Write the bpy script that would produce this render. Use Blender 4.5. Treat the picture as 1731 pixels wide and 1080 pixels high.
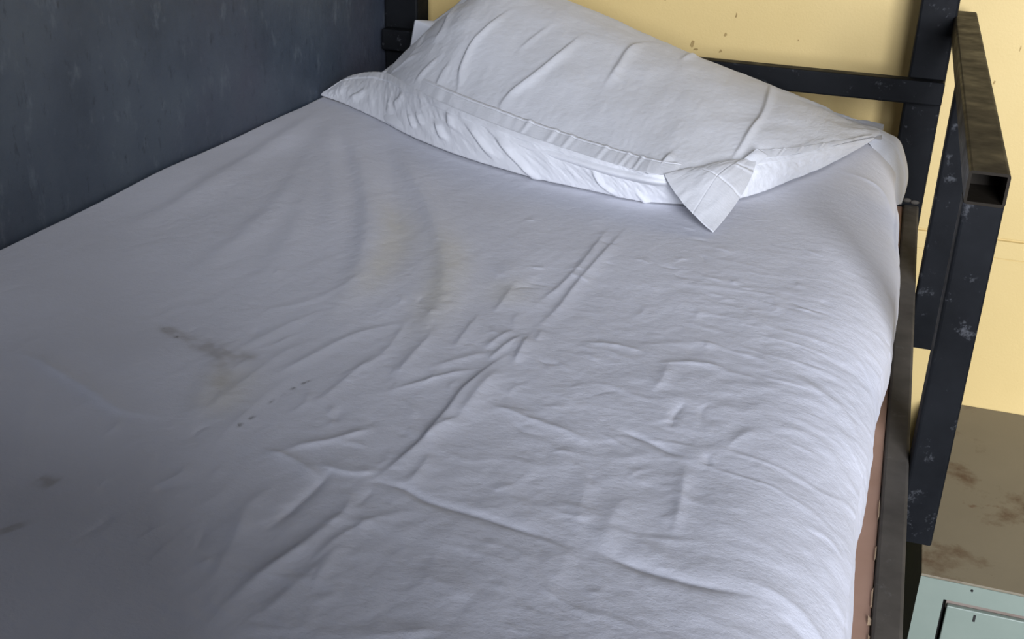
import bpy, bmesh, math, random
import numpy as np
from mathutils import Matrix, Vector

random.seed(7)
for o in list(bpy.data.objects):
    bpy.data.objects.remove(o, do_unlink=True)
SC = bpy.context.scene
COL = SC.collection

# ------------------------------------------------------------------ camera
# world: X across the bed (left wall at 0), Y towards the yellow head wall, Z up, metres
FPX = 1976.0
cam_d = bpy.data.cameras.new('camera')
cam_d.sensor_fit = 'HORIZONTAL'
cam_d.sensor_width = 36.0
cam_d.lens = FPX / 1731.0 * 36.0
cam_d.clip_start = 0.02
cam = bpy.data.objects.new('camera', cam_d)
COL.objects.link(cam)
cam.matrix_world = Matrix((
    (0.94900818, -0.15752446, 0.27307420, 0.90),
    (0.31354152, 0.38153053, -0.86955516, 0.00),
    (0.03279006, 0.91083506, 0.41146605, 1.78),
    (0, 0, 0, 1)))
SC.camera = cam

# ------------------------------------------------------------------ world, daylight, exposure
SC.view_settings.view_transform = 'Standard'
SC.view_settings.look = 'None'
SC.view_settings.gamma = 1.0
SC.view_settings.use_curve_mapping = False
SC.view_settings.exposure = 0.93
SC.cycles.use_denoising = True
SC.cycles.max_bounces = 8
SC.cycles.diffuse_bounces = 4

w = bpy.data.worlds.new('overcast_sky')
SC.world = w
w.use_nodes = True
w.node_tree.nodes['Background'].inputs[0].default_value = (0.72, 0.84, 1.0, 1)
w.node_tree.nodes['Background'].inputs[1].default_value = 1.0

WIN_X = (1.20, 2.68)      # verandah window in the wall behind the camera; daylight enters through it
WIN_Z = (1.30, 3.10)
ROOM_R, ROOM_F, ROOM_H = 2.75, -2.0, 3.2


def area(name, loc, rot, sx, sy, power, color):
    l = bpy.data.lights.new(name, 'AREA')
    l.shape = 'RECTANGLE'
    l.size, l.size_y = sx, sy
    l.energy = power
    l.color = color
    o = bpy.data.objects.new(name, l)
    o.location = loc
    o.rotation_euler = rot
    COL.objects.link(o)
    return o


# sky light falling in through the window opening (pointing to +Y)
area('window_daylight', (sum(WIN_X) / 2, ROOM_F - .06, sum(WIN_Z) / 2), (math.radians(90), 0, 0),
     WIN_X[1] - WIN_X[0], WIN_Z[1] - WIN_Z[0], 205, (0.87, 0.905, 1.0))

# ------------------------------------------------------------------ helpers


def tag(o, label=None, cat=None, group=None, kind=None):
    if label:
        o['label'] = label
    if cat:
        o['category'] = cat
    if group:
        o['group'] = group
    if kind:
        o['kind'] = kind
    return o


def empty(name, loc=(0, 0, 0)):
    o = bpy.data.objects.new(name, None)
    o.empty_display_size = 0.05
    o.location = loc
    COL.objects.link(o)
    return o


def link(name, me, mat, parent=None):
    o = bpy.data.objects.new(name, me)
    if mat is not None:
        me.materials.append(mat)
    COL.objects.link(o)
    if parent is not None:
        o.parent = parent
        bpy.context.view_layer.update()
        o.matrix_parent_inverse = parent.matrix_world.inverted()
    return o


def bm_obj(name, bm, mat, parent=None, smooth=False):
    me = bpy.data.meshes.new(name)
    bm.normal_update()
    bm.to_mesh(me)
    bm.free()
    if smooth:
        me.shade_smooth()
    return link(name, me, mat, parent)


def bm_box(bm, x0, x1, y0, y1, z0, z1):
    m = Matrix.Translation(((x0 + x1) / 2, (y0 + y1) / 2, (z0 + z1) / 2)) @ \
        Matrix.Diagonal((x1 - x0, y1 - y0, z1 - z0, 1))
    return bmesh.ops.create_cube(bm, size=1, matrix=m)['verts']


def box(name, x0, x1, y0, y1, z0, z1, mat, parent=None, bev=0.0, seg=2):
    bm = bmesh.new()
    bm_box(bm, x0, x1, y0, y1, z0, z1)
    if bev > 0:
        bmesh.ops.bevel(bm, geom=list(bm.edges), offset=bev, segments=seg, affect='EDGES', profile=0.5)
    return bm_obj(name, bm, mat, parent)


def tube_open(name, x0, x1, y0, y1, z0, z1, axis, wall, mat, parent, bev=0.003, ends=(True, True)):
    """rectangular steel tube along axis (1 = Y, 2 = Z) with hollow, open ends"""
    bm = bmesh.new()
    bm_box(bm, x0, x1, y0, y1, z0, z1)
    ed = [e for e in bm.edges if abs((e.verts[0].co - e.verts[1].co).normalized()[axis]) > .99]
    bmesh.ops.bevel(bm, geom=ed, offset=bev, segments=3, affect='EDGES', profile=0.5)
    bm.normal_update()
    for sgn, do in zip((-1, 1), ends):
        if not do:
            continue
        f = [f for f in bm.faces if f.normal[axis] * sgn > .99][0]
        bmesh.ops.inset_region(bm, faces=[f], thickness=wall, use_even_offset=True)
        d = Vector((0, 0, 0))
        d[axis] = -sgn * 0.06
        r = bmesh.ops.extrude_face_region(bm, geom=[f])
        bmesh.ops.translate(bm, verts=[v for v in r['geom'] if isinstance(v, bmesh.types.BMVert)], vec=d)
        bmesh.ops.delete(bm, geom=[f], context='FACES') if f.is_valid else None
    bmesh.ops.recalc_face_normals(bm, faces=list(bm.faces))
    return bm_obj(name, bm, mat, parent)


def grid_mesh(name, P, mat, parent=None, closed_u=False, attr=None, flip=False):
    """P: (nu, nv, 3) array -> smooth quad grid"""
    nu, nv = P.shape[:2]
    idx = np.arange(nu * nv).reshape(nu, nv)
    a, b, c, d = idx[:-1, :-1], idx[1:, :-1], idx[1:, 1:], idx[:-1, 1:]
    q = np.stack([a, b, c, d], -1).reshape(-1, 4)
    if flip:
        q = q[:, ::-1]
    me = bpy.data.meshes.new(name)
    me.vertices.add(nu * nv)
    me.vertices.foreach_set('co', np.ascontiguousarray(P, dtype=np.float32).ravel())
    n = len(q)
    me.loops.add(n * 4)
    me.loops.foreach_set('vertex_index', np.ascontiguousarray(q, dtype=np.int32).ravel())
    me.polygons.add(n)
    me.polygons.foreach_set('loop_start', np.arange(0, n * 4, 4, dtype=np.int32))
    me.update(calc_edges=True)
    me.validate()
    me.shade_smooth()
    if attr is not None:
        for k, v in attr.items():
            at = me.attributes.new(k, 'FLOAT', 'POINT')
            at.data.foreach_set('value', np.ascontiguousarray(v, dtype=np.float32).ravel())
    return link(name, me, mat, parent)


# ------------------------------------------------------------------ materials


def new_mat(name):
    m = bpy.data.materials.new(name)
    m.use_nodes = True
    nt = m.node_tree
    b = nt.nodes['Principled BSDF']
    return m, nt, b


def N(nt, t, **kw):
    n = nt.nodes.new(t)
    for k, v in kw.items():
        if k in n.inputs:
            n.inputs[k].default_value = v
        else:
            setattr(n, k, v)
    return n


def coords(nt, scale=(1, 1, 1)):
    tc = N(nt, 'ShaderNodeTexCoord')
    mp = N(nt, 'ShaderNodeMapping')
    mp.inputs['Scale'].default_value = scale
    nt.links.new(tc.outputs['Object'], mp.inputs['Vector'])
    return mp.outputs['Vector']


def noise(nt, vec, scale, detail=4, rough=.55):
    n = N(nt, 'ShaderNodeTexNoise')
    n.inputs['Scale'].default_value = scale
    n.inputs['Detail'].default_value = detail
    n.inputs['Roughness'].default_value = rough
    nt.links.new(vec, n.inputs['Vector'])
    return n.outputs['Fac']


def ramp(nt, fac, stops):
    r = N(nt, 'ShaderNodeValToRGB')
    e = r.color_ramp.elements
    while len(e) < len(stops):
        e.new(.5)
    for el, (p, c) in zip(e, stops):
        el.position = p
        el.color = (*c, 1) if len(c) == 3 else c
    nt.links.new(fac, r.inputs['Fac'])
    return r.outputs['Color']


def mix(nt, fac, a, b):
    m = N(nt, 'ShaderNodeMix', data_type='RGBA')
    for sock, v in ((m.inputs['Factor'], fac), (m.inputs['A'], a), (m.inputs['B'], b)):
        pass
    fi, ai, bi = m.inputs[0], m.inputs[6], m.inputs[7]
    for s, v in ((fi, fac), (ai, a), (bi, b)):
        if hasattr(v, 'is_linked') or isinstance(v, bpy.types.NodeSocket):
            nt.links.new(v, s)
        elif isinstance(v, tuple):
            s.default_value = (*v, 1)
        else:
            s.default_value = v
    return m.outputs[2]


def g(v):
    return (v, v, v)


def bump(nt, b, h, strength, dist):
    bp = N(nt, 'ShaderNodeBump')
    bp.inputs['Strength'].default_value = strength
    bp.inputs['Distance'].default_value = dist
    nt.links.new(h, bp.inputs['Height'])
    nt.links.new(bp.outputs['Normal'], b.inputs['Normal'])


def math_n(nt, op, a, b_):
    m = N(nt, 'ShaderNodeMath', operation=op)
    for s, v in zip(m.inputs, (a, b_)):
        if isinstance(v, bpy.types.NodeSocket):
            nt.links.new(v, s)
        else:
            s.default_value = v
    return m.outputs[0]


def mat_cloth(name, col, dirt, stain=False, crease=1.0):
    m, nt, b = new_mat(name)
    v = coords(nt)
    big = noise(nt, v, 5, 3)
    c = mix(nt, ramp(nt, big, [(.35, g(0)), (.75, g(1))]), col, dirt)
    if stain:
        for k, sc in (('stain', (.20, .165, .115)), ('yellow_tint', (.60, .56, .44)), ('speck', (.07, .06, .05))):
            at = N(nt, 'ShaderNodeAttribute', attribute_name=k)
            c = mix(nt, at.outputs['Fac'], c, sc)
    nt.links.new(c, b.inputs['Base Color'])
    b.inputs['Roughness'].default_value = .85
    b.inputs['Specular IOR Level'].default_value = .2
    b.inputs['Sheen Weight'].default_value = .08
    # thread weave plus fine creasing of unironed cotton
    f0 = noise(nt, v, 46, 7, .66)
    f1 = noise(nt, coords(nt, (1, 1.6, 1)), 190, 4, .6)
    f2 = noise(nt, v, 900, 2, .5)
    h = math_n(nt, 'ADD', math_n(nt, 'MULTIPLY', f0, crease), math_n(nt, 'ADD', math_n(nt, 'MULTIPLY', f1, .30), math_n(nt, 'MULTIPLY', f2, .07)))
    bump(nt, b, h, .5, .0026)
    return m


def mat_wall_yellow():
    m, nt, b = new_mat('yellow_painted_plaster')
    v = coords(nt)
    c = mix(nt, ramp(nt, noise(nt, v, 3.0, 5), [(.3, g(0)), (.7, g(1))]), (.59, .445, .19), (.54, .40, .16))
    # small chips and trowel nicks in the paint
    ch = noise(nt, coords(nt, (26, 26, 11)), 1.0, 3, .6)
    c = mix(nt, ramp(nt, ch, [(.735, g(0)), (.77, g(.55))]), c, (.33, .235, .10))
    nt.links.new(c, b.inputs['Base Color'])
    b.inputs['Roughness'].default_value = .6
    h = math_n(nt, 'ADD', noise(nt, v, 260, 4, .6), math_n(nt, 'MULTIPLY', ch, .5))
    bump(nt, b, h, .22, .0016)
    return m


def mat_wall_grey():
    m, nt, b = new_mat('slate_painted_plaster')
    v = coords(nt)
    c = ramp(nt, noise(nt, v, 5.5, 6, .62), [(.32, (.033, .046, .066)), (.5, (.050, .066, .090)), (.7, (.066, .084, .106))])
    sc = noise(nt, coords(nt, (1, 1, .5)), 34, 6, .7)
    c = mix(nt, ramp(nt, sc, [(.56, g(0)), (.76, g(.75))]), c, (.135, .16, .185))
    c = mix(nt, ramp(nt, noise(nt, coords(nt, (1, 1.3, .6)), 60, 4, .7), [(.30, g(.8)), (.42, g(0))]), c, (.022, .030, .044))
    c = mix(nt, ramp(nt, noise(nt, v, 2.2, 4, .6), [(.46, g(0)), (.66, g(.6))]), c, (.060, .058, .082))
    nt.links.new(c, b.inputs['Base Color'])
    b.inputs['Roughness'].default_value = .48
    h = math_n(nt, 'ADD', noise(nt, v, 70, 5, .6), noise(nt, v, 14, 3))
    bump(nt, b, h, .35, .003)
    return m


def mat_steel(name, base, scuff, rust, rough=.42, rust_at=.66, var=.3):
    m, nt, b = new_mat(name)
    v = coords(nt)
    c = ramp(nt, noise(nt, v, 14, 5, .6), [(.3, tuple(x * (1 - var) for x in base)), (.7, tuple(x * (1 + var) for x in base))])
    c = mix(nt, ramp(nt, noise(nt, v, 48, 6, .7), [(.60, g(0)), (.72, g(.8))]), c, scuff)
    c = mix(nt, ramp(nt, noise(nt, coords(nt, (1.1, 1, .9)), 9, 5, .65), [(rust_at, g(0)), (rust_at + .12, g(.7))]), c, rust)
    nt.links.new(c, b.inputs['Base Color'])
    nt.links.new(ramp(nt, noise(nt, v, 30, 4), [(.3, g(rough - .08)), (.7, g(rough + .15))]), b.inputs['Roughness'])
    b.inputs['Specular IOR Level'].default_value = .07
    bump(nt, b, noise(nt, v, 120, 4), .12, .0008)
    return m


def mat_plain(name, col, col2, scale, rough=.6, bump_s=.15):
    m, nt, b = new_mat(name)
    v = coords(nt)
    c = mix(nt, ramp(nt, noise(nt, v, scale, 5, .6), [(.3, g(0)), (.7, g(1))]), col, col2)
    nt.links.new(c, b.inputs['Base Color'])
    b.inputs['Roughness'].default_value = rough
    bump(nt, b, noise(nt, v, scale * 12, 3), bump_s, .001)
    return m


def mat_locker_top():
    m, nt, b = new_mat('dusty_rusting_locker_top')
    v = coords(nt)
    c = mix(nt, noise(nt, v, 6, 5), (.155, .132, .090), (.215, .185, .128))
    r = noise(nt, v, 5.2, 7, .68)
    c = mix(nt, ramp(nt, r, [(.53, g(0)), (.64, g(.9))]), c, (.075, .036, .017))
    r2 = noise(nt, coords(nt, (1, 1, 1)), 23, 4, .6)
    c = mix(nt, ramp(nt, r2, [(.66, g(0)), (.74, g(.7))]), c, (.10, .05, .028))
    nt.links.new(c, b.inputs['Base Color'])
    b.inputs['Roughness'].default_value = .65
    bump(nt, b, noise(nt, v, 150, 4), .2, .001)
    return m


M_SHEET = mat_cloth('white_cotton_sheet', (.645, .655, .72), (.59, .597, .655), True, .55)
M_CASE = mat_cloth('white_cotton_pillowcase', (.64, .65, .685), (.60, .606, .63), False, .35)
M_YEL = mat_wall_yellow()
M_SLATE = mat_wall_grey()
M_STEEL = mat_steel('black_painted_steel', (.0065, .0072, .0085), (.075, .078, .085), (.020, .012, .010), .5)
M_STEELB = mat_steel('black_steel_warm_reflection', (.016, .013, .0095), (.022, .018, .014), (.0155, .012, .009), .45, .6, .1)  # brown tone paints the warm wall reflection on the top tube
M_RAIL = mat_steel('dusty_side_rail_steel', (.078, .070, .060), (.13, .125, .115), (.07, .05, .036), .6, .62)
M_PLY = mat_plain('reddish_plywood', (.40, .25, .18), (.32, .19, .13), 9, .75)
M_PLYEDGE = mat_plain('splintered_wood', (.55, .42, .28), (.40, .28, .17), 30, .9)
M_LOCK = mat_plain('pale_green_enamel', (.205, .245, .205), (.175, .215, .18), 7, .5, .08)
M_LTOP = mat_locker_top()
M_DARK = mat_plain('dark_holes_and_shade', (.012, .012, .012), (.02, .018, .016), 10, .9)  # near-black for small holes and for shade painted in gaps
M_RUSTGAP = mat_plain('rusty_inner_flange', (.20, .165, .14), (.15, .115, .09), 18, .7)
M_FLOOR = mat_plain('dark_cement_floor', (.10, .098, .094), (.07, .068, .066), 5, .8)
M_CHIP = mat_plain('bare_plaster', (.36, .255, .10), (.28, .19, .07), 90, .9)
M_CEIL = mat_plain('dark_board_ceiling', (.07, .065, .06), (.05, .048, .045), 3, .9)
M_PALE = mat_plain('slate_grey_distemper', (.10, .105, .12), (.08, .085, .095), 3, .9)
M_FOAM = mat_plain('mattress_ticking', (.45, .43, .40), (.38, .36, .34), 12, .9)
M_FRAME = mat_plain('brown_window_paint', (.10, .06, .04), (.07, .04, .03), 8, .5)

# ------------------------------------------------------------------ the room
WY = 2.12                 # face of the yellow head wall
FOOT_X = 1.24             # right end of the added light blocker at the bed foot
GZ = 1.0895               # height of the joint line in its plaster


def struct(name, *a, **k):
    o = box(name, *a, **k)
    o['kind'] = 'structure'
    return o


floor = struct('floor', -.2, ROOM_R + .2, ROOM_F - .2, WY + .2, -.1, 0, M_FLOOR)
ceiling = struct('ceiling', -.2, ROOM_R + .2, ROOM_F - .2, WY + .2, ROOM_H, ROOM_H + .1, M_CEIL)
wall_left = struct('wall_left', -.2, 0, ROOM_F - .2, WY + .2, 0, ROOM_H, M_SLATE)
wall_right = struct('wall_right', ROOM_R, ROOM_R + .2, ROOM_F - .2, WY + .2, 0, ROOM_H, M_PALE)
# added slab out of view, blocks window light from the sheet's near left
foot_light_blocker = struct('foot_light_blocker', 0, FOOT_X, -.47, -.36, 0, 1.93, M_SLATE)
# yellow wall: the plaster below the joint stands a few millimetres proud
bm = bmesh.new()
WZ = 2.05                 # yellow paint ends here
prof = [(WY, WZ), (WY, GZ + .0015), (WY - .0012, GZ), (WY + .002, GZ - .0012), (WY + .002, GZ - .003), (WY - .0022, GZ - .0045),
        (WY - .0026, GZ - .036), (WY - .0014, GZ - .037), (WY - .0026, GZ - .0385), (WY - .0026, 0), (WY + .2, 0), (WY + .2, WZ)]
va = [bm.verts.new((0, y, z)) for y, z in prof]
vb = [bm.verts.new((ROOM_R, y, z)) for y, z in prof]
for i in range(len(prof)):
    j = (i + 1) % len(prof)
    bm.faces.new((va[i], va[j], vb[j], vb[i]))
bm.faces.new(va[::-1])
bm.faces.new(vb)
bmesh.ops.recalc_face_normals(bm, faces=list(bm.faces))
wall_back = bm_obj('wall_back', bm, M_YEL)
wall_back['kind'] = 'structure'
wall_upper = struct('wall_back_upper', 0, ROOM_R, WY, WY + .2, WZ, ROOM_H, M_SLATE)  # unseen upper part, coloured dark to cut yellow bounce light
gap_shade = struct('gap_shade_band', 0, ROOM_R, WY - .0032, WY - .0027, 0, .60, M_DARK)  # dark band paints the shade in the gap between bed and locker
# chips in the yellow paint
rc = random.Random(9)
for (x, z, rx, rz) in ((.628, 1.433, .0022, .006), (.613, 1.398, .0035, .005), (.555, 1.376, .004, .008), (.562, 1.368, .005, .003), (.607, 1.369, .003, .004),
                       (.50, 1.45, .002, .003), (.74, 1.40, .0015, .002), (1.10, 1.42, .0015, .005), (1.07, 1.36, .002, .004), (1.125, 1.21, .0015, .0015)):
    bm = bmesh.new()
    vs = []
    for k in range(9):
        a = k / 9 * 2 * math.pi
        q = rc.uniform(.5, 1.15)
        vs.append(bm.verts.new((x + rx * q * math.cos(a) + .3 * rx * math.sin(a), WY - .0004, z + rz * q * math.sin(a))))
    f = bm.faces.new(vs)
    r = bmesh.ops.extrude_face_region(bm, geom=[f])
    bmesh.ops.translate(bm, verts=[e for e in r['geom'] if isinstance(e, bmesh.types.BMVert)], vec=(0, .0008, 0))
    bmesh.ops.recalc_face_normals(bm, faces=list(bm.faces))
    bm_obj('paint_chip', bm, M_CHIP, wall_back)
# wall behind the camera with its window opening
bm = bmesh.new()
bm_box(bm, 0, WIN_X[0], ROOM_F - .2, ROOM_F, 0, ROOM_H)
bm_box(bm, WIN_X[1], ROOM_R, ROOM_F - .2, ROOM_F, 0, ROOM_H)
bm_box(bm, WIN_X[0], WIN_X[1], ROOM_F - .2, ROOM_F, 0, WIN_Z[0])
bm_box(bm, WIN_X[0], WIN_X[1], ROOM_F - .2, ROOM_F, WIN_Z[1], ROOM_H)
wall_front = bm_obj('wall_front', bm, M_PALE)
wall_front['kind'] = 'structure'
bm = bmesh.new()
for a in (WIN_X[0] + .02, sum(WIN_X) / 2, WIN_X[1] - .02):
    bm_box(bm, a - .02, a + .02, ROOM_F - .045, ROOM_F, WIN_Z[0], WIN_Z[1])
for a in (WIN_Z[0] + .02, WIN_Z[1] - .02):
    bm_box(bm, WIN_X[0], WIN_X[1], ROOM_F - .045, ROOM_F, a - .02, a + .02)
win = bm_obj('window_1', bm, M_FRAME)
win['kind'] = 'structure'

# ------------------------------------------------------------------ bed frame
RT = 1.167                # top of the side rail
bed = empty('bunk_bed', (0, 0, 0))
tag(bed, 'black painted steel bunk bed frame with raised guard rail on its right side', 'bed')
PY0, PY1 = 2.0, 2.058
box('post', .930, .988, PY0, PY1, 0, 1.96, M_STEEL, bed, .004)
box('post', .006, .071, PY0, PY1, 0, 1.96, M_STEEL, bed, .004)
box('post', .930, .988, -.07, -.012, 0, 1.34, M_STEEL, bed, .004)
box('post', .006, .071, -.07, -.012, 0, 1.34, M_STEEL, bed, .004)
box('headboard_rail', .012, .9872, 1.972, 2.0, 1.342, 1.380, M_STEEL, bed, .003)
box('side_rail', .9575, .9825, -.012, 2.0, 1.117, RT, M_RAIL, bed, .003)
box('side_rail', .010, .035, -.012, 2.0, 1.117, RT, M_RAIL, bed, .003)
box('end_rail', .035, .9575, 1.965, 2.0, 1.117, 1.15, M_RAIL, bed, .003)
box('end_rail', .035, .9575, -.045, -.012, 1.117, 1.15, M_RAIL, bed, .003)
# weld beads where the right head post meets rail and side rail
for (x, z) in ((.944, RT + .006), (.962, RT + .007), (.975, RT + .005)):
    bm = bmesh.new()
    bmesh.ops.create_uvsphere(bm, u_segments=8, v_segments=6, radius=.0055,
                              matrix=Matrix.Translation((x, 1.9995, z)) @ Matrix.Diagonal((1.4, .6, .7, 1)))
    bm_obj('weld_bead', bm, M_RAIL, bed, True)
# bed base: plywood sheet lying on the frame, and a few splinters on its raw edge
base = box('base_board', .036, .957, -.01, 1.998, 1.1505, 1.1625, M_PLY, bed, .001)
rs = random.Random(4)
for y, L, wd in ((.70, .035, .0012), (.745, .010, .002), (.79, .03, .001), (.835, .008, .0024), (.862, .022, .001), (.93, .02, .0009), (1.0, .03, .0008)):
    bm = bmesh.new()
    bm_box(bm, .9572 - wd, .9574, y, y + L, 1.1622, 1.1640)
    for v in bm.verts:
        v.co += Vector((rs.uniform(-.0006, 0), rs.uniform(-.003, .003), rs.uniform(0, .001)))
    bm_obj('splinter', bm, M_PLYEDGE, base)
# guard rail welded outside post and side rail
GX0, GX1, GZT = .9832, 1.0195, 1.480
tube_open('guard_top_tube', GX0, GX1, 1.107, 2.064, GZT - .032, GZT, 1, .0028, M_STEELB, bed, .0035)
tube_open('guard_upright', GX0, GX1, 1.109, 1.145, 1.076, GZT - .032, 2, .0028, M_STEEL, bed, .0035, (True, False))
tube_open('guard_upright', GX0 + .002, GX1 + .003, 1.62, 1.656, 1.074, GZT - .032, 2, .0028, M_STEEL, bed, .0035, (True, False))

# mattress under the sheet
bm = bmesh.new()
bm_box(bm, .015, .900, .02, 1.935, 1.164, 1.280)
bmesh.ops.bevel(bm, geom=list(bm.edges), offset=.04, segments=4, affect='EDGES', profile=.5)
mat_o = bm_obj('mattress', bm, M_FOAM, None, True)
tag(mat_o, 'thick single mattress hidden under the white sheet on the bed', 'mattress')

# ------------------------------------------------------------------ locker beside the bed
LX0, LX1, LY0, LY1, LZ = 1.060, 1.560, 1.533, 2.116, .757
lk = empty('locker', (LX0, LY0, 0))
tag(lk, 'low pale green steel locker with rusty brown top beside the bed', 'locker')
bm = bmesh.new()
bm_box(bm, LX0, LX0 + .0015, LY0 + .02, LY1, 0, LZ - .004)
bm_box(bm, LX1 - .0015, LX1, LY0 + .02, LY1, 0, LZ - .004)
bm_box(bm, LX0 + .0015, LX1 - .0015, LY1 - .0015, LY1, 0, LZ - .004)
bm_box(bm, LX0 + .0015, LX1 - .0015, LY0 + .02, LY1 - .0015, .05, .052)
bm_obj('carcass', bm, M_LOCK, lk)
box('top_panel', LX0, LX1, LY0 + .0012, LY1, LZ - .004, LZ, M_LTOP, lk, .001)
# front frame: folded sheet steel round the door opening
OX0, OX1, OZ0, OZ1 = 1.097, 1.523, .085, .7215
bm = bmesh.new()
bm_box(bm, LX0, OX0, LY0, LY0 + .02, 0, LZ - .0035)
bm_box(bm, OX1, LX1, LY0, LY0 + .02, 0, LZ - .0035)
bm_box(bm, OX0, OX1, LY0, LY0 + .02, OZ1, LZ - .0035)
bm_box(bm, OX0, OX1, LY0, LY0 + .02, 0, OZ0)
bm_obj('front_frame', bm, M_LOCK, lk)
box('inner_flange', OX0 + .006, OX1, LY0 + .012, LY0 + .03, OZ1 - .022, OZ1 - .0005, M_RUSTGAP, lk)
box('door_gap_shadow', OX0, OX0 + .006, LY0 + .022, LY0 + .03, OZ0, OZ1, M_DARK, lk)  # dark strip paints the shadow in the gap beside the door
door = box('door', OX0 + .0072, OX1 - .004, LY0 + .003, LY0 + .011, OZ0 + .004, .7095, M_LOCK, lk, .0015)
bm = bmesh.new()
bmesh.ops.create_cone(bm, cap_ends=True, segments=12, radius1=.0021, radius2=.0016, depth=.002,
                      matrix=Matrix.Translation((1.132, LY0 - .0008, .7465)) @ Matrix.Rotation(math.pi / 2, 4, 'X'))
bm_obj('screw_hole', bm, M_DARK, lk)
bm = bmesh.new()
bm_box(bm, 1.1425, 1.1458, LY0 + .002, LY0 + .0034, .692, .7035)
bm_obj('slot', bm, M_DARK, door)
bm = bmesh.new()
bm_box(bm, 1.40, 1.415, LY0 - .016, LY0 + .003, .40, .50)
bmesh.ops.bevel(bm, geom=list(bm.edges), offset=.004, segments=2, affect='EDGES')
bm_obj('handle', bm, M_STEEL, door)

# ------------------------------------------------------------------ cloth maths (numpy)
_rng = np.random.RandomState(11)
_LAT = _rng.rand(256, 256)


def vnoise(x, y):
    xi, yi = np.floor(x).astype(int), np.floor(y).astype(int)
    fx, fy = x - xi, y - yi
    fx, fy = fx * fx * fx * (fx * (fx * 6 - 15) + 10), fy * fy * fy * (fy * (fy * 6 - 15) + 10)
    a, b = _LAT[xi & 255, yi & 255], _LAT[(xi + 1) & 255, yi & 255]
    c, d = _LAT[xi & 255, (yi + 1) & 255], _LAT[(xi + 1) & 255, (yi + 1) & 255]
    return (a * (1 - fx) + b * fx) * (1 - fy) + (c * (1 - fx) + d * fx) * fy - .5


def fbm(x, y, o=4, gain=.5):
    s, a = 0, 1.0
    for i in range(o):
        s = s + a * vnoise(x * 2 ** i + 17.3 * i, y * 2 ** i + 9.1 * i)
        a *= gain
    return s


def sstep(a, b, x):
    t = np.clip((x - a) / (b - a), 0, 1)
    return t * t * (3 - 2 * t)


def smooth_poly(pts, n=6):
    """Catmull-Rom through the points"""
    p = np.array(pts, float)
    q = np.vstack([2 * p[0] - p[1], p, 2 * p[-1] - p[-2]])
    out = []
    for i in range(len(p) - 1):
        p0, p1, p2, p3 = q[i:i + 4]
        for t in np.linspace(0, 1, n, endpoint=False):
            out.append(.5 * (2 * p1 + (p2 - p0) * t + (2 * p0 - 5 * p1 + 4 * p2 - p3) * t * t + (3 * p1 - p0 - 3 * p2 + p3) * t ** 3))
    out.append(p[-1])
    return np.array(out)


def fold(X, Y, pts, amp, wl, wr, H, taper=.30, pw=2.0):
    """adds a crease along a polyline; wl / wr are its widths on either side"""
    p = smooth_poly(pts)
    pad = 3 * max(wl, wr)
    m = (X > p[:, 0].min() - pad) & (X < p[:, 0].max() + pad) & (Y > p[:, 1].min() - pad) & (Y < p[:, 1].max() + pad)
    if not m.any():
        return
    x, y = X[m], Y[m]
    best = np.full(x.shape, 1e9)
    sd = np.zeros(x.shape)
    ar = np.zeros(x.shape)
    seg = np.diff(p, axis=0)
    L = np.hypot(seg[:, 0], seg[:, 1])
    cum = np.concatenate([[0], np.cumsum(L)])
    for i in range(len(seg)):
        dx, dy = seg[i] / max(L[i], 1e-9)
        rx, ry = x - p[i, 0], y - p[i, 1]
        t = np.clip(rx * dx + ry * dy, 0, L[i])
        ex, ey = rx - t * dx, ry - t * dy
        d = np.hypot(ex, ey)
        u = d < best
        best = np.where(u, d, best)
        sd = np.where(u, np.sign(dx * ry - dy * rx), sd)
        ar = np.where(u, (cum[i] + t) / cum[-1], ar)
    w = np.where(sd < 0, wl, wr)
    env = sstep(0, taper, ar) * sstep(0, taper, 1 - ar)
    env = .12 + .88 * env
    H[m] += amp * np.exp(-(best / w) ** pw) * env


def spline(vals, s):
    """Catmull-Rom of rows of vals at parameter s in [0, len-1]"""
    v = np.array(vals, float)
    q = np.vstack([2 * v[0] - v[1], v, 2 * v[-1] - v[-2]])
    i = np.clip(np.floor(s).astype(int), 0, len(v) - 2)
    t = (s - i)[:, None]
    p0, p1, p2, p3 = q[i], q[i + 1], q[i + 2], q[i + 3]
    return .5 * (2 * p1 + (p2 - p0) * t + (2 * p0 - 5 * p1 + 4 * p2 - p3) * t * t + (3 * p1 - p0 - 3 * p2 + p3) * t ** 3)


def normals(P):
    du = np.gradient(P, axis=0)
    dv = np.gradient(P, axis=1)
    n = np.cross(du, dv)
    return n / (np.linalg.norm(n, axis=-1, keepdims=True) + 1e-12)


# ---- pillow body stations along its length: contact with the bed, front seam edge, crest
PIL = [  # contact x,y | seam x,y,z | crest x,y,z
    ((.085, 1.800), (.104, 1.785, 1.346), (.142, 1.948, 1.398)),
    ((.155, 1.650), (.150, 1.715, 1.357), (.192, 1.945, 1.440)),
    ((.244, 1.575), (.222, 1.628, 1.364), (.265, 1.935, 1.484)),
    ((.354, 1.508), (.306, 1.556, 1.363), (.360, 1.93, 1.467)),
    ((.474, 1.457), (.409, 1.490, 1.360), (.450, 1.93, 1.443)),
    ((.554, 1.437), (.506, 1.448, 1.354), (.540, 1.93, 1.412)),
    ((.621, 1.424), (.594, 1.414, 1.350), (.620, 1.93, 1.387)),
    ((.690, 1.440), (.662, 1.405, 1.350), (.700, 1.93, 1.364)),
    ((.748, 1.497), (.745, 1.522, 1.347), (.780, 1.93, 1.341)),
    ((.797, 1.600), (.793, 1.595, 1.341), (.830, 1.93, 1.323)),
    ((.838, 1.695), (.836, 1.690, 1.333), (.865, 1.93, 1.310)),
    ((.890, 1.860), (.888, 1.850, 1.313), (.905, 1.94, 1.303)),
]
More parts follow.
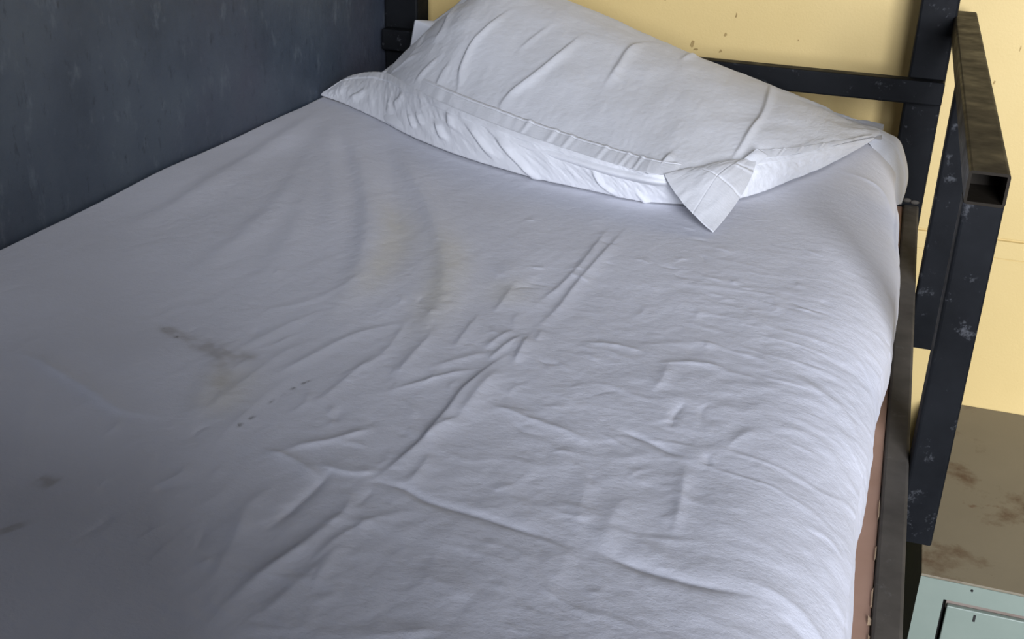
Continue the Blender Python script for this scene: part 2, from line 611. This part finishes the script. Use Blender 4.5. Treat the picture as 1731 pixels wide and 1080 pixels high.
PIL_BULGE = [.012, .022, .030, .036, .036, .034, .032, .028, .022, .018, .010, .004]
ZB = 1.3075               # just above the sheet


def pillow_body(ns, nt_, t0=0.0, t1=8.0):
    s = np.linspace(0, len(PIL) - 1, ns)
    C = spline([c for c, _, _ in PIL], s)
    S = spline([b for _, b, _ in PIL], s)
    T = spline([a for _, _, a in PIL], s)
    B = spline([[b] for b in PIL_BULGE], s)[:, 0]
    z = lambda a: np.full((ns, 1), a)
    C3 = np.hstack([C, z(ZB)])
    U = C3 + np.array([0, .07, -.001])
    F = (C3 + S) / 2 + np.array([0, -.006, 0])
    M1 = S + (T - S) * .30 + np.stack([0 * B, 0 * B, B * .85], 1)
    M2 = S + (T - S) * .65 + np.stack([0 * B, 0 * B, B], 1)
    K = T + np.array([0, .035, 0])
    K[:, 2] = ZB + (T[:, 2] - ZB) * .55
    K[:, 1] = np.minimum(K[:, 1], 1.968)
    D = np.stack([T[:, 0], np.full(ns, 1.945), np.full(ns, ZB)], 1)
    D2 = D + np.array([0, -.08, -.001])
    rows = np.stack([U, C3, F, S, M1, M2, T, K, D, D2], 0)     # 10 rows: t = 0..9
    tt = np.linspace(t0, t1, nt_)
    P = spline(rows.reshape(10, -1), tt).reshape(nt_, ns, 3).transpose(1, 0, 2)
    return P, s, tt


def front_curve(nq):
    """lower and upper edge of the front panel of the pillowcase, from the tip at the wall to the right"""
    low = [(.004, 1.744, ZB), (.060, 1.712, ZB), (.155, 1.642, ZB), (.244, 1.570, ZB), (.354, 1.503, ZB), (.474, 1.452, ZB), (.554, 1.432, ZB),
           (.621, 1.417, ZB), (.690, 1.434, ZB), (.748, 1.491, ZB), (.797, 1.594, ZB), (.838, 1.690, ZB), (.893, 1.858, ZB)]
    top = [(.006, 1.746, ZB + .003), (.048, 1.776, 1.337), (.120, 1.745, 1.3545), (.206, 1.648, 1.3625), (.304, 1.552, 1.3655), (.409, 1.486, 1.3615),
           (.506, 1.444, 1.3555), (.594, 1.410, 1.3515), (.662, 1.400, 1.3505), (.745, 1.518, 1.347), (.793, 1.592, 1.341), (.836, 1.688, 1.333), (.893, 1.852, 1.312)]
    q = np.linspace(0, len(low) - 1, nq)
    return spline(low, q), spline(top, q), q


def front_panel(nq, nr):
    lo, tp, q = front_curve(nq)
    r = np.linspace(-.25, 1, nr)
    P = np.zeros((nq, nr, 3))
    h = (tp - lo)
    wid = np.linalg.norm(h, axis=1)
    for j, rr in enumerate(r):
        if rr < 0:
            P[:, j] = lo + np.array([0, 1, 0]) * (-rr) * .03 + np.array([0, 0, -.0012])
        else:
            bl = 4 * rr * (1 - rr) * np.minimum(.010, wid * .16)
            P[:, j] = lo + h * rr + np.stack([0 * bl, -bl * .8, bl * .55], 1)
    return P, q, r
SHEET_FOLDS = [
    (1.92, 3, 9, [(0.6087,1.3062),(0.6092,1.2201),(0.608,1.1607),(0.6041,1.1132),(0.5992,1.0834),(0.5928,1.0458)]),
    (2.16, 3, 10, [(0.6286,1.3149),(0.6241,1.2163),(0.6187,1.1194),(0.6174,1.056),(0.6124,1.0146),(0.6095,0.9923)]),
    (1.2, 3, 5, [(0.6165,1.0011),(0.6184,0.9871),(0.6201,0.9719)]),
    (2.4, 3, 9, [(0.6099,0.9836),(0.6108,0.9582),(0.6151,0.9165)]),
    (1.92, 3, 7, [(0.6059,0.9849),(0.5994,0.9677),(0.5941,0.943),(0.5906,0.9092)]),
    (3.12, 3, 12, [(0.6073,0.9401),(0.6033,0.9276),(0.5979,0.9082),(0.5922,0.8716),(0.5896,0.8488),(0.5905,0.819),(0.5899,0.7827),(0.5896,0.7567),(0.5844,0.7223),(0.5797,0.6991),(0.5709,0.6831)]),
    (2.64, 6, 12, [(0.6083,0.9059),(0.6047,0.8804),(0.6032,0.8566),(0.6034,0.8219),(0.6042,0.7958)]),
    (1.44, 3, 7, [(0.6054,0.8093),(0.5927,0.7796),(0.592,0.7546)]),
    (1.44, 3, 6, [(0.5888,0.8967),(0.5673,0.8766),(0.5484,0.8515),(0.5311,0.8289)]),
    (1.68, 4, 6, [(0.5918,0.9909),(0.5838,0.9642),(0.5796,0.9371)]),
    (1.2, 3, 7, [(0.5473,1.0157),(0.5504,0.9534),(0.5537,0.921)]),
    (1.44, 4, 8, [(0.558,1.0939),(0.5594,1.0583),(0.5599,1.0177)]),
    (1.68, 5, 8, [(0.5188,0.9639),(0.522,0.936),(0.523,0.8766),(0.5262,0.8426)]),
    (2.16, 5, 6, [(0.4952,0.7017),(0.5046,0.7162),(0.523,0.7325),(0.5375,0.7525),(0.5477,0.767)]),
    (1.68, 6, 5, [(0.4754,0.7018),(0.4854,0.6989),(0.4982,0.6971),(0.5134,0.6926),(0.5415,0.6779)]),
    (1.68, 3, 12, [(0.5282,0.6984),(0.5421,0.6936),(0.5594,0.6939),(0.5729,0.7011),(0.5799,0.7065)]),
    (-2.16, 4, 5, [(0.5431,0.6958),(0.5406,0.6556),(0.5371,0.6251),(0.5348,0.6044)]),
    (2.16, 6, 8, [(0.5666,0.6788),(0.5698,0.6669),(0.5758,0.6474),(0.572,0.6218),(0.5669,0.5969),(0.5584,0.562),(0.5528,0.5264)]),
    (-2.16, 5, 4, [(0.568,0.6758),(0.5789,0.688),(0.5847,0.6902),(0.6056,0.6887),(0.6292,0.6797),(0.6636,0.6755),(0.702,0.6686),(0.7404,0.6641)]),
    (1.2, 3, 7, [(0.6024,0.7439),(0.6048,0.7256),(0.6036,0.6958)]),
    (1.44, 4, 8, [(0.6149,0.6592),(0.5962,0.6406),(0.593,0.6299),(0.5862,0.6126),(0.5809,0.5776)]),
    (1.8, 6, 6, [(0.6125,0.8381),(0.6388,0.8315),(0.6621,0.8242),(0.6953,0.816),(0.7241,0.8016)]),
    (-1.92, 4, 4, [(0.7311,0.8333),(0.7414,0.8321),(0.763,0.824),(0.7819,0.8144),(0.7948,0.8096)]),
    (1.92, 6, 7, [(0.7939,0.8093),(0.7984,0.7826),(0.8014,0.7568),(0.8042,0.724),(0.8059,0.693)]),
    (-1.68, 4, 4, [(0.7769,0.9002),(0.7728,0.8737),(0.7743,0.8504)]),
    (-2.4, 5, 5, [(0.7582,0.6612),(0.7737,0.6583),(0.7954,0.6536),(0.8162,0.651),(0.8362,0.651),(0.8629,0.6571)]),
    (1.44, 6, 8, [(0.8417,0.6663),(0.8653,0.6683),(0.8897,0.6605),(0.9081,0.6478),(0.9187,0.6317)]),
    (-1.2, 6, 6, [(0.8677,0.6502),(0.8876,0.6452),(0.9074,0.6348)]),
    (2.64, 5, 12, [(0.1843,0.7731),(0.2147,0.7632),(0.2606,0.7442),(0.3041,0.7262),(0.3378,0.7116),(0.3748,0.7155)]),
    (1.2, 4, 5, [(0.8219,0.8321),(0.8268,0.8471),(0.8394,0.8783)]),
    (-1.2, 3, 3, [(0.8095,0.8203),(0.8135,0.8025)]),
    (0.72, 5, 5, [(0.8471,0.876),(0.8552,0.8899),(0.8743,0.8943),(0.9,0.876)]),
    (0.84, 7, 7, [(0.8426,0.9981),(0.8713,0.9777),(0.8986,0.9606),(0.9169,0.909)]),
    (1.44, 5, 5, [(0.6593,0.9851),(0.6926,0.9916),(0.7284,0.9853)]),
    (1.2, 5, 5, [(0.7329,0.9642),(0.774,0.9809),(0.8074,0.9774)]),
    (1.44, 6, 6, [(0.7448,0.9086),(0.75,0.9352),(0.7478,0.9729)]),
    (1.2, 5, 7, [(0.5921,0.9367),(0.5708,0.9144),(0.5446,0.8776)]),
    (1, 4, 7, [(0.4838,0.9957),(0.4952,0.8972),(0.4855,0.8537),(0.4763,0.8249)]),
    (1.2, 5, 8, [(0.4841,0.9647),(0.4532,0.9222),(0.4354,0.8594),(0.4238,0.8038)]),
    (1, 4, 8, [(0.4901,0.8951),(0.4859,0.8288),(0.482,0.7691)]),
    (1.2, 8, 12, [(0.5214,0.5832),(0.5139,0.6041),(0.5083,0.6262),(0.5126,0.6577)]),
    (1.5, 6, 12, [(0.5957,0.6201),(0.5883,0.5804),(0.5814,0.5438),(0.5751,0.5098)]),
    (1.4, 10, 10, [(0.7289,0.7648),(0.7334,0.7218),(0.7414,0.676)]),
    (1.4, 10, 10, [(0.7625,0.7417),(0.7594,0.6987),(0.7622,0.6539)]),
    (1.5, 12, 12, [(0.6501,0.5969),(0.6792,0.5874),(0.698,0.5813)]),
    (1.2, 6, 6, [(0.6428,0.5203),(0.6678,0.5356),(0.6942,0.5485)]),
    (2, 5, 10, [(0.8509,1.6783),(0.8673,1.6795),(0.8945,1.6733),(0.9093,1.6468),(0.9226,1.6038)]),
    (0.96, 6, 12, [(0.5083,0.6304),(0.5105,0.614),(0.5211,0.5831),(0.5249,0.5612),(0.5355,0.5264)]),
    (1.08, 5, 12, [(0.5772,0.6207),(0.5657,0.5854),(0.5552,0.5559),(0.5518,0.5222),(0.5505,0.4886)]),
    (0.6, 4, 9, [(0.4324,0.9137),(0.4096,0.8623),(0.4058,0.7845),(0.4005,0.7366)]),
    (0.6, 4, 9, [(0.3967,0.9596),(0.3756,0.8903),(0.3662,0.8313)]),
    (0.72, 8, 14, [(0.3397,0.8756),(0.3764,0.7847),(0.396,0.7348),(0.4181,0.6911)]),
    (0.6, 5, 9, [(0.4381,0.8096),(0.4366,0.751),(0.4407,0.6803)]),
    (0.6, 8, 12, [(0.241,0.7302),(0.2862,0.6593),(0.3293,0.5996)]),
    (0.48, 5, 8, [(0.3979,1.1001),(0.3916,1.024),(0.3682,0.9637),(0.3215,0.9283)]),
    (4.5, 13, 20, [(0.0776,1.6636),(0.1853,1.4901),(0.2796,1.3223),(0.339,1.2003),(0.3812,1.093),(0.4081,0.9968),(0.4234,0.932)]),
    (4.5, 12, 22, [(0.1695,1.6079),(0.2704,1.4641),(0.3566,1.33),(0.4215,1.2138),(0.4651,1.1287),(0.4991,1.0348),(0.5133,0.9469),(0.5251,0.8826)]),
    (2.6, 14, 16, [(0.065,1.6575),(0.1547,1.4759),(0.2535,1.2842),(0.3258,1.1295)]),
    (2.8, 14, 22, [(0.0439,1.6683),(0.0711,1.4373),(0.0834,1.2895),(0.094,1.1634),(0.0855,1.0681)]),
    (2, 14, 20, [(0.0812,1.6246),(0.1745,1.3306),(0.213,1.1682),(0.2271,1.0274),(0.2271,0.9378)]),
    (1.8, 14, 20, [(0.1086,1.5792),(0.2229,1.2706),(0.2858,1.0918),(0.3172,0.9588)]),
    (2.2, 14, 24, [(0.5186,1.1713),(0.5551,1.0927),(0.5821,1.0206)]),
    (-2.4, 14, 20, [(0.2021,1.5676),(0.292,1.3835),(0.3648,1.2346),(0.4135,1.1264),(0.4526,1.0154)]),
]
PILLOW_FOLDS = [
    (4.2, 0.085, 0.03, [(3.048,3.146),(2.92,3.418),(2.773,3.619),(2.663,3.988),(2.699,4.339),(2.773,4.874)]),
    (5, 0.085, 0.03, [(3.82,3.163),(3.82,3.277),(3.82,3.514),(3.948,3.821),(4.04,4.146),(4.095,4.444),(4.132,4.874)]),
    (4.5, 0.1, 0.04, [(5.032,4.058),(5.013,4.277),(4.977,4.575),(4.922,4.865),(4.903,5.216),(4.977,5.488)]),
    (1.6, 0.06, 0.03, [(3.489,4.137),(3.471,4.251),(3.544,4.654),(3.563,4.839)]),
    (5, 0.03, 0.085, [(7.18,6.093),(7.548,4.996),(7.694,4.33),(7.694,3.839),(7.713,3.426),(7.676,2.9),(7.548,2.9)]),
    (3.6, 0.1, 0.06, [(0.992,3.619),(1.341,4.014),(1.708,4.216),(0.735,6.189),(2.24,4.882)]),
    (2, 0.08, 0.05, [(0.349,2.918),(1.102,3.54),(1.634,3.742)]),
    (2, 0.08, 0.05, [(1.873,3.111),(2.02,3.496),(2.149,3.707)]),
    (2, 0.1, 0.05, [(2.534,3.005),(2.479,3.391),(2.479,3.698)]),
    (3, 0.08, 0.04, [(5.748,5.216),(5.693,5.611),(5.693,5.996)]),
    (4, 0.1, 0.05, [(6.721,3.058),(6.776,3.304),(6.831,3.461)]),
]
FRONT_FOLDS = [
    (3, 0.05, 0.09, [(2.815,0.778),(2.661,0.573),(2.455,0.351)]),
    (2, 0.05, 0.09, [(2.318,0.462),(2.318,0.32),(2.266,0.146)]),
    (3, 0.04, 0.09, [(2.936,0.383),(2.987,0.256),(3.039,0.13)]),
    (3, 0.04, 0.09, [(3.176,0.509),(3.21,0.383),(3.262,0.256)]),
    (4, 0.04, 0.1, [(3.605,0.509),(3.622,0.351),(3.639,0.146)]),
    (4, 0.05, 0.1, [(3.983,0.842),(3.948,0.652),(3.88,0.446)]),
    (5, 0.05, 0.1, [(4.24,0.747),(4.326,0.604),(4.395,0.351),(4.446,0.098)]),
    (6, 0.05, 0.12, [(4.721,0.715),(4.773,0.525),(4.807,0.335),(4.876,0.161),(4.979,-0.123)]),
    (4, 0.05, 0.1, [(6.369,0.573),(6.335,0.32),(6.352,0.177),(6.575,-0.013)]),
    (3, 0.05, 0.08, [(7.021,0.225),(7.056,0.114),(7.142,-0.187)]),
    (3, 0.05, 0.08, [(1.614,0.525),(1.408,0.32),(1.167,0.13)]),
]

# ------------------------------------------------------------------ bed sheet
ZT = 1.302                # top of the made-up mattress


def right_edge(y):
    return np.interp(y, [0, .70, .83, .93, 1.11, 1.32, 1.53, 1.77, 1.86, 1.98], [.930, .933, .936, .941, .947, .953, .952, .940, .934, .915])


def build_sheet():
    ys = np.concatenate([np.linspace(-.03, .40, 60, endpoint=False), np.arange(.40, 1.46, .0016), np.linspace(1.46, 1.985, 200)])
    flat = np.concatenate([[-.10, -.03], np.linspace(0, 1, 560)])          # negative: tucked down at the wall
    th = np.linspace(0, 1, 72)[1:]
    drop = np.linspace(0, 1, 46)[1:]
    xr = right_edge(ys) + .0025 * np.sin(ys * 11) + .0015 * np.sin(ys * 27 + 1)
    RA, RB = .105, .066
    xf = xr - RA
    nu, nv = len(ys), len(flat) + len(th) + len(drop)
    P = np.zeros((nu, nv, 3))
    A = np.zeros((nu, nv))                                                # arc length across
    P[..., 1] = ys[:, None]
    n0, n1 = len(flat), len(flat) + len(th)
    f = np.clip(flat, 0, 1)
    P[:, :n0, 0] = .004 + (xf[:, None] - .004) * f[None]
    P[:, :n0, 2] = ZT + np.minimum(flat, 0)[None]
    A[:, :n0] = P[:, :n0, 0]
    # gentle crown of the mattress before it turns down at the side
    a = th * math.pi / 2
    P[:, n0:n1, 0] = xf[:, None] + RA * np.sin(a)[None] ** 1.0
    P[:, n0:n1, 2] = ZT - RB * (1 - np.cos(a)[None] ** .9)
    A[:, n0:n1] = xf[:, None] + (RA + .01) * th[None]
    zb = 1.1655
    P[:, n1:, 0] = xr[:, None] - .016 * drop[None] ** 1.7 + .004 * np.sin(drop * math.pi)[None]
    P[:, n1:, 2] = (ZT - RB) + (zb - (ZT - RB)) * drop[None]
    A[:, n1:] = xf[:, None] + RA + .01 + .07 * drop[None]
    # head and foot ends roll over
    e = np.clip((ys - 1.90) / .075, 0, 1)
    P[..., 2] -= (1 - np.sqrt(np.clip(1 - e ** 2, 0, 1)))[:, None] * .07 * (P[..., 2] > 1.2)
    e = np.clip((.04 - ys) / .07, 0, 1)
    P[..., 2] -= (1 - np.sqrt(np.clip(1 - e ** 2, 0, 1)))[:, None] * .07 * (P[..., 2] > 1.2)
    X, Y = A, P[..., 1]
    H = np.zeros_like(X)
    for amp, wl, wr, pts in SHEET_FOLDS:
        fold(X, Y, pts, amp * .001, wl * .001, wr * .001, H, .3, 2.0 if max(wl, wr) > 13 else 1.35)
    # short sharp creases scattered over the slept-on side
    rn = random.Random(21)
    for i in range(150):
        x0, y0 = rn.uniform(.50, .93), rn.uniform(.46, 1.35)
        if i % 3 == 0:
            x0 = rn.uniform(.30, .62)
            y0 = rn.uniform(.55, 1.05)
            an = math.radians(rn.gauss(-80, 14))
        else:
            an = math.radians(rn.choice((-80, -20, -12, -15, 35)) + rn.gauss(0, 14))
        L = rn.uniform(.012, .045)
        kx, ky = math.cos(an) * L, math.sin(an) * L
        b = rn.uniform(-.2, .2)
        pts = [(x0, y0), (x0 + kx * .5 - ky * b, y0 + ky * .5 + kx * b), (x0 + kx, y0 + ky)]
        fold(X, Y, pts, rn.choice((1, 1, -1)) * rn.uniform(.3, .9) * .001, .0025, rn.uniform(.003, .007), H, .4, 1.4)
    # wide, soft unevenness
    H += .0045 * fbm(X * 3.2 + 3, Y * 3.2, 2) + .006 * np.exp(-((X / .10) ** 2 + ((Y - 1.27) / .12) ** 2))
    # creasing: crosswise crumples towards the open side and the foot
    msk = sstep(.55, .80, X + .25 * (1.1 - Y)) * sstep(1.5, 1.05, Y)
    wx, wy = X + .02 * fbm(X * 9, Y * 9, 2), Y + .02 * fbm(X * 9 + 40, Y * 9, 2)
    H += .00075 * msk * fbm(wx * 30, wy * 33, 3, .62)
    rd = 1 - 2 * np.abs(fbm(wx * 14 + 5, wy * 26 + 7, 2, .5))
    H += .0006 * msk * np.clip(rd - .55, 0, 1) * 2
    # diagonal pull lines across the middle and the wall side
    dg, dn = (X * .25 + Y * .97), (X * .97 - Y * .25)
    H += .00035 * sstep(.95, .55, X) * fbm(dn * 46, dg * 9, 3, .5)
    H += .00022 * fbm(X * 120, Y * 120, 2)
    # hanging pleats on the side
    side = sstep(ZT - .02, ZT - .07, P[..., 2]) * (P[..., 0] > .5)
    H += .0016 * side * fbm(Y * 26 + 3, P[..., 2] * 5, 2)
    n = normals(P)
    n[..., :][n[..., 2] < -.5] *= -1
    H[:, :2] = 0
    P2 = P + n * H[..., None] * np.where(n[..., 2:3] >= -.5, 1, 1)
    P2[..., 0] = np.maximum(P2[..., 0], .003)
    # soiled marks
    st = np.zeros_like(H)
    nb = .5 + fbm(X * 60, Y * 60, 3)
    for pts, wd, am in (([(.275, .868), (.300, .858), (.325, .848)], .006, .9), ([(.318, .850), (.352, .842), (.398, .836)], .011, .75),
                        ([(.342, .604), (.352, .603), (.362, .602)], .007, .9), ([(.365, .545), (.373, .540)], .010, .8),
                        ([(.352, .848), (.385, .800), (.40, .770)], .012, .35)):
        t = np.zeros_like(H)
        fold(X, Y, pts, am, wd, wd, t, .2)
        st += t * np.clip(nb * 1.5, 0, 1.4)
    sp = np.zeros_like(H)
    for pts, wd, am in (([(.459, .821), (.452, .800), (.447, .775)], .0014, .9), ([(.447, .775), (.446, .745), (.443, .724)], .0014, .8),
                        ([(.277, .864), (.285, .862)], .003, 1.0), ([(.300, .853), (.304, .851)], .0028, .9), ([(.392, .772), (.397, .768)], .002, 1.0),
                        ([(.443, .724), (.445, .726)], .0035, 1.0)):
        t = np.zeros_like(H)
        fold(X, Y, pts, am, wd, wd, t, .15)
        sp += t * np.clip((.5 + 1.6 * fbm(X * 150, Y * 150, 2)) * 1.6 - .5, 0, 1)
    # soft yellowish bands in the cloth
    ye = np.zeros_like(H)
    for pts, wd, am in (([(.300, 1.32), (.375, 1.20), (.41, 1.06), (.42, .96)], .020, .45), ([(.41, 1.25), (.47, 1.12), (.50, 1.0), (.51, .92)], .020, .5),
                        ([(.545, 1.12), (.565, 1.03)], .02, .3), ([(.37, .83), (.40, .77), (.41, .72)], .022, .35)):
        fold(X, Y, pts, am, wd, wd * 1.3, ye, .35)
    o = grid_mesh('bed_sheet', P2, M_SHEET, None, attr={'stain': np.clip(st * .6, 0, .38), 'speck': np.clip(sp, 0, .6), 'yellow_tint': np.clip(ye * (.85 + nb * .25), 0, .6)}, flip=True)
    tag(o, 'crumpled white cotton sheet with dirt marks covering the mattress', 'sheet')
    return o


sheet = build_sheet()

# ------------------------------------------------------------------ pillow
pil = empty('pillow', (.48, 1.72, 1.304))
tag(pil, 'plump white pillow in a creased hemmed pillowcase leaning on the headboard', 'pillow')


def put(name, P, parent=pil, thick=0.0, mat=M_CASE, flip=False):
    o = grid_mesh(name, P, mat, parent, flip=flip)
    if thick:
        md = o.modifiers.new('thickness', 'SOLIDIFY')
        md.thickness = thick
        md.offset = 0
    return o


BODY, s_, t_ = pillow_body(620, 420, 0, 9)
Sg, Tg = np.meshgrid(s_, t_, indexing='ij')
H = np.zeros(Sg.shape)
for amp, wl, wr, pts in PILLOW_FOLDS:
    fold(Sg, Tg, pts, amp * .001, wl, wr, H, .35)
H += .004 * fbm(Sg * 1.1, Tg * 1.6 + 4, 2) * sstep(3.0, 3.6, Tg)
dg = Sg + .35 * Tg
H += .0010 * fbm(dg * 3.5 + 3, (Tg - Sg * .3) * .9, 3) * sstep(2.9, 3.4, Tg)
H += .0004 * fbm(Sg * 14, Tg * 18, 2)
H *= sstep(0, .25, Sg) * sstep(11, 10.6, Sg)
H[Tg < 2.6] = 0
BODY = BODY + normals(BODY) * H[..., None]
# close both ends
BP = np.concatenate([np.repeat(BODY[:1].mean(axis=1, keepdims=True), BODY.shape[1], 1) * .85 + BODY[:1] * .15 + np.array([-.006, 0, 0]), BODY,
                     np.repeat(BODY[-1:].mean(axis=1, keepdims=True), BODY.shape[1], 1) * .9 + BODY[-1:] * .1 + np.array([.006, 0, 0])], 0)
BP = np.concatenate([np.repeat(BP[:1].mean(axis=1, keepdims=True), BP.shape[1], 1), BP, np.repeat(BP[-1:].mean(axis=1, keepdims=True), BP.shape[1], 1)], 0)
put('pillow_body', BP)

# front panel of the case
FP, q_, r_ = front_panel(760, 90)
Q, Rr = np.meshgrid(q_, r_, indexing='ij')
H = np.zeros(Q.shape)
for amp, wl, wr, pts in FRONT_FOLDS:
    fold(Q, Rr, pts, amp * .001, wl, wr, H, .3)
H += .0026 * fbm(Q * 3.2 + .8 * Rr, Rr * 1.6 + 2, 3) * sstep(0, .3, Rr) * sstep(1.05, .8, Rr)
H += .0006 * fbm(Q * 16, Rr * 8, 2)
# stitched edge: a flat band just under the top edge
H += .0012 * sstep(.80, .83, Rr)
H *= sstep(0, .5, Q) * .8 + .2
FP = FP + normals(FP) * H[..., None]
put('front_panel', FP, thick=.0012)

# stitched hem of the top side overhanging the front panel
i0 = np.searchsorted(s_, 2.55)
HB, hs, ht = pillow_body(620, 60, 2.93, 3.27)
hs_m = hs >= 1.6
HB, hs = HB[hs_m], hs[hs_m]
Hs, Ht = np.meshgrid(hs, ht, indexing='ij')
hh = .0028 + .0016 * fbm(Hs * 5 + .9 * Ht, Ht * 2, 2) + .0003 * np.sin(Hs * 21 + 2.5 * np.sin(Hs * 3)) * (np.sin(Hs * 5.3) > -.2)
for k in (4.35, 4.78, 5.05, 5.62, 6.02, 6.3, 8.6, 9.1, 9.7):
    hh += .0009 * np.exp(-((Hs - k - .25 * (Ht - 3.1)) / .035) ** 2) - .0006 * np.exp(-((Hs - k - .07 - .25 * (Ht - 3.1)) / .04) ** 2)
hh -= .0022 * sstep(3.235, 3.27, Ht)
hh -= .0009 * np.exp(-((Ht - 3.215) / .006) ** 2)
# the hem lies hidden under the turned-out corner there
hh -= .006 * np.exp(-((Hs - 7.45) / .40) ** 4)
hh = hh * sstep(1.7, 3.2, Hs) - .002 * sstep(2.6, 1.7, Hs)
HB = HB + normals(HB) * hh[..., None]
put('hem', HB, thick=.001)


def patch(D, A, C, B, n, bow_a=0.0, bow_c=0.0, lift=0.0):
    """four-corner sheet of cloth; edges A-B and C-B bow outwards"""
    D, A, C, B = map(np.array, (D, A, C, B))
    u = np.linspace(0, 1, n)[:, None, None]
    v = np.linspace(0, 1, n)[None, :, None]
    P = D * (1 - u) * (1 - v) + A * u * (1 - v) + C * (1 - u) * v + B * u * v
    nA = A - C
    nA = nA / np.linalg.norm(nA)
    P = P + nA * bow_a * (u ** 2) * 4 * v * (1 - v) - nA * bow_c * (v ** 2) * 4 * u * (1 - u)
    P = P + np.array([0, 0, 1.0]) * lift * np.sin(np.pi * u) * np.sin(np.pi * v)
    return P, u[..., 0] + 0 * v[..., 0], v[..., 0] + 0 * u[..., 0]


# turned-out corner at the front: hangs from the seam down on to the sheet
FL, u, v = patch((.718, 1.485, 1.3535), (.654, 1.392, 1.3515), (.752, 1.516, 1.3505), (.7305, 1.326, 1.3085), 130, .007, .012, .012)
hh = .0011 * np.maximum(sstep(.56, .575, u), sstep(.56, .575, v)) - .0011 * np.exp(-((u - .56) / .010) ** 2) * sstep(.0, .05, v)
hh -= .0011 * np.exp(-((v - .56) / .010) ** 2) * sstep(.575, .55, u)
hh -= .0009 * np.exp(-((v - .56 - .25 * (u - .56)) / .008) ** 2) * (u > .56)
hh += .0016 * fbm(u * 3 + 1, v * 6, 3)
hh += .0010 * np.exp(-((u - .33 + .1 * v) / .02) ** 2) * (v > .6) - .0010 * np.exp(-((u - .28 + .1 * v) / .02) ** 2) * (v > .6)
nn = normals(FL)
nn[nn[..., 2] < 0] *= -1
put('corner_flap', FL + nn * hh[..., None], thick=.0014)

# little fold-over beside it
SF, u, v = patch((.750, 1.530, 1.361), (.738, 1.500, 1.354), (.764, 1.536, 1.352), (.752, 1.500, 1.345), 24, .001, .001, .003)
put('fold_tab', SF, thick=.0014)

# flange at the upper left, standing against the post
k = np.linspace(0, 5, 80)
uk = np.array([(.092, 1.790, 1.343), (.085, 1.930, 1.353), (.0945, 1.932, 1.4085), (.130, 1.934, 1.4095), (.168, 1.938, 1.4385), (.192, 1.945, 1.463)])
uo = np.stack([np.interp(k, range(6), uk[:, c]) for c in range(3)], 1)
ui = spline([(.150, 1.780, 1.345), (.150, 1.890, 1.370), (.160, 1.895, 1.392), (.175, 1.900, 1.405), (.200, 1.905, 1.430), (.225, 1.915, 1.452)], k)
r = np.linspace(0, 1, 24)[None, :, None]
UL = ui[:, None] * (1 - r) + uo[:, None] * r + np.array([0, -.3, 1.0]) * .004 * np.sin(r * math.pi)
put('upper_flange', UL, thick=.0014)

# flange draped over the far right corner of the mattress
no = 90
oc = spline([(.850, 1.925, 1.307), (.884, 1.915, 1.3125), (.912, 1.905, 1.3065), (.931, 1.900, 1.298), (.9455, 1.895, 1.270), (.9525, 1.885, 1.246),
             (.9515, 1.865, 1.226), (.9475, 1.84, 1.214)], np.linspace(0, 7, no))
ic = spline([(.850, 1.880, 1.303), (.880, 1.870, 1.302), (.899, 1.850, 1.289), (.910, 1.830, 1.280), (.920, 1.820, 1.270), (.930, 1.815, 1.256),
             (.9345, 1.812, 1.238), (.9385, 1.818, 1.216)], np.linspace(0, 7, no))
r = np.linspace(0, 1, 30)[None, :, None]
RF = ic[:, None] * (1 - r) + oc[:, None] * r + np.array([.004, 0, .003]) * np.sin(r * math.pi)
RF = RF + np.array([.0012, 0, .0004]) * sstep(.62, .66, r)
put('draped_flange', RF, thick=.0014)
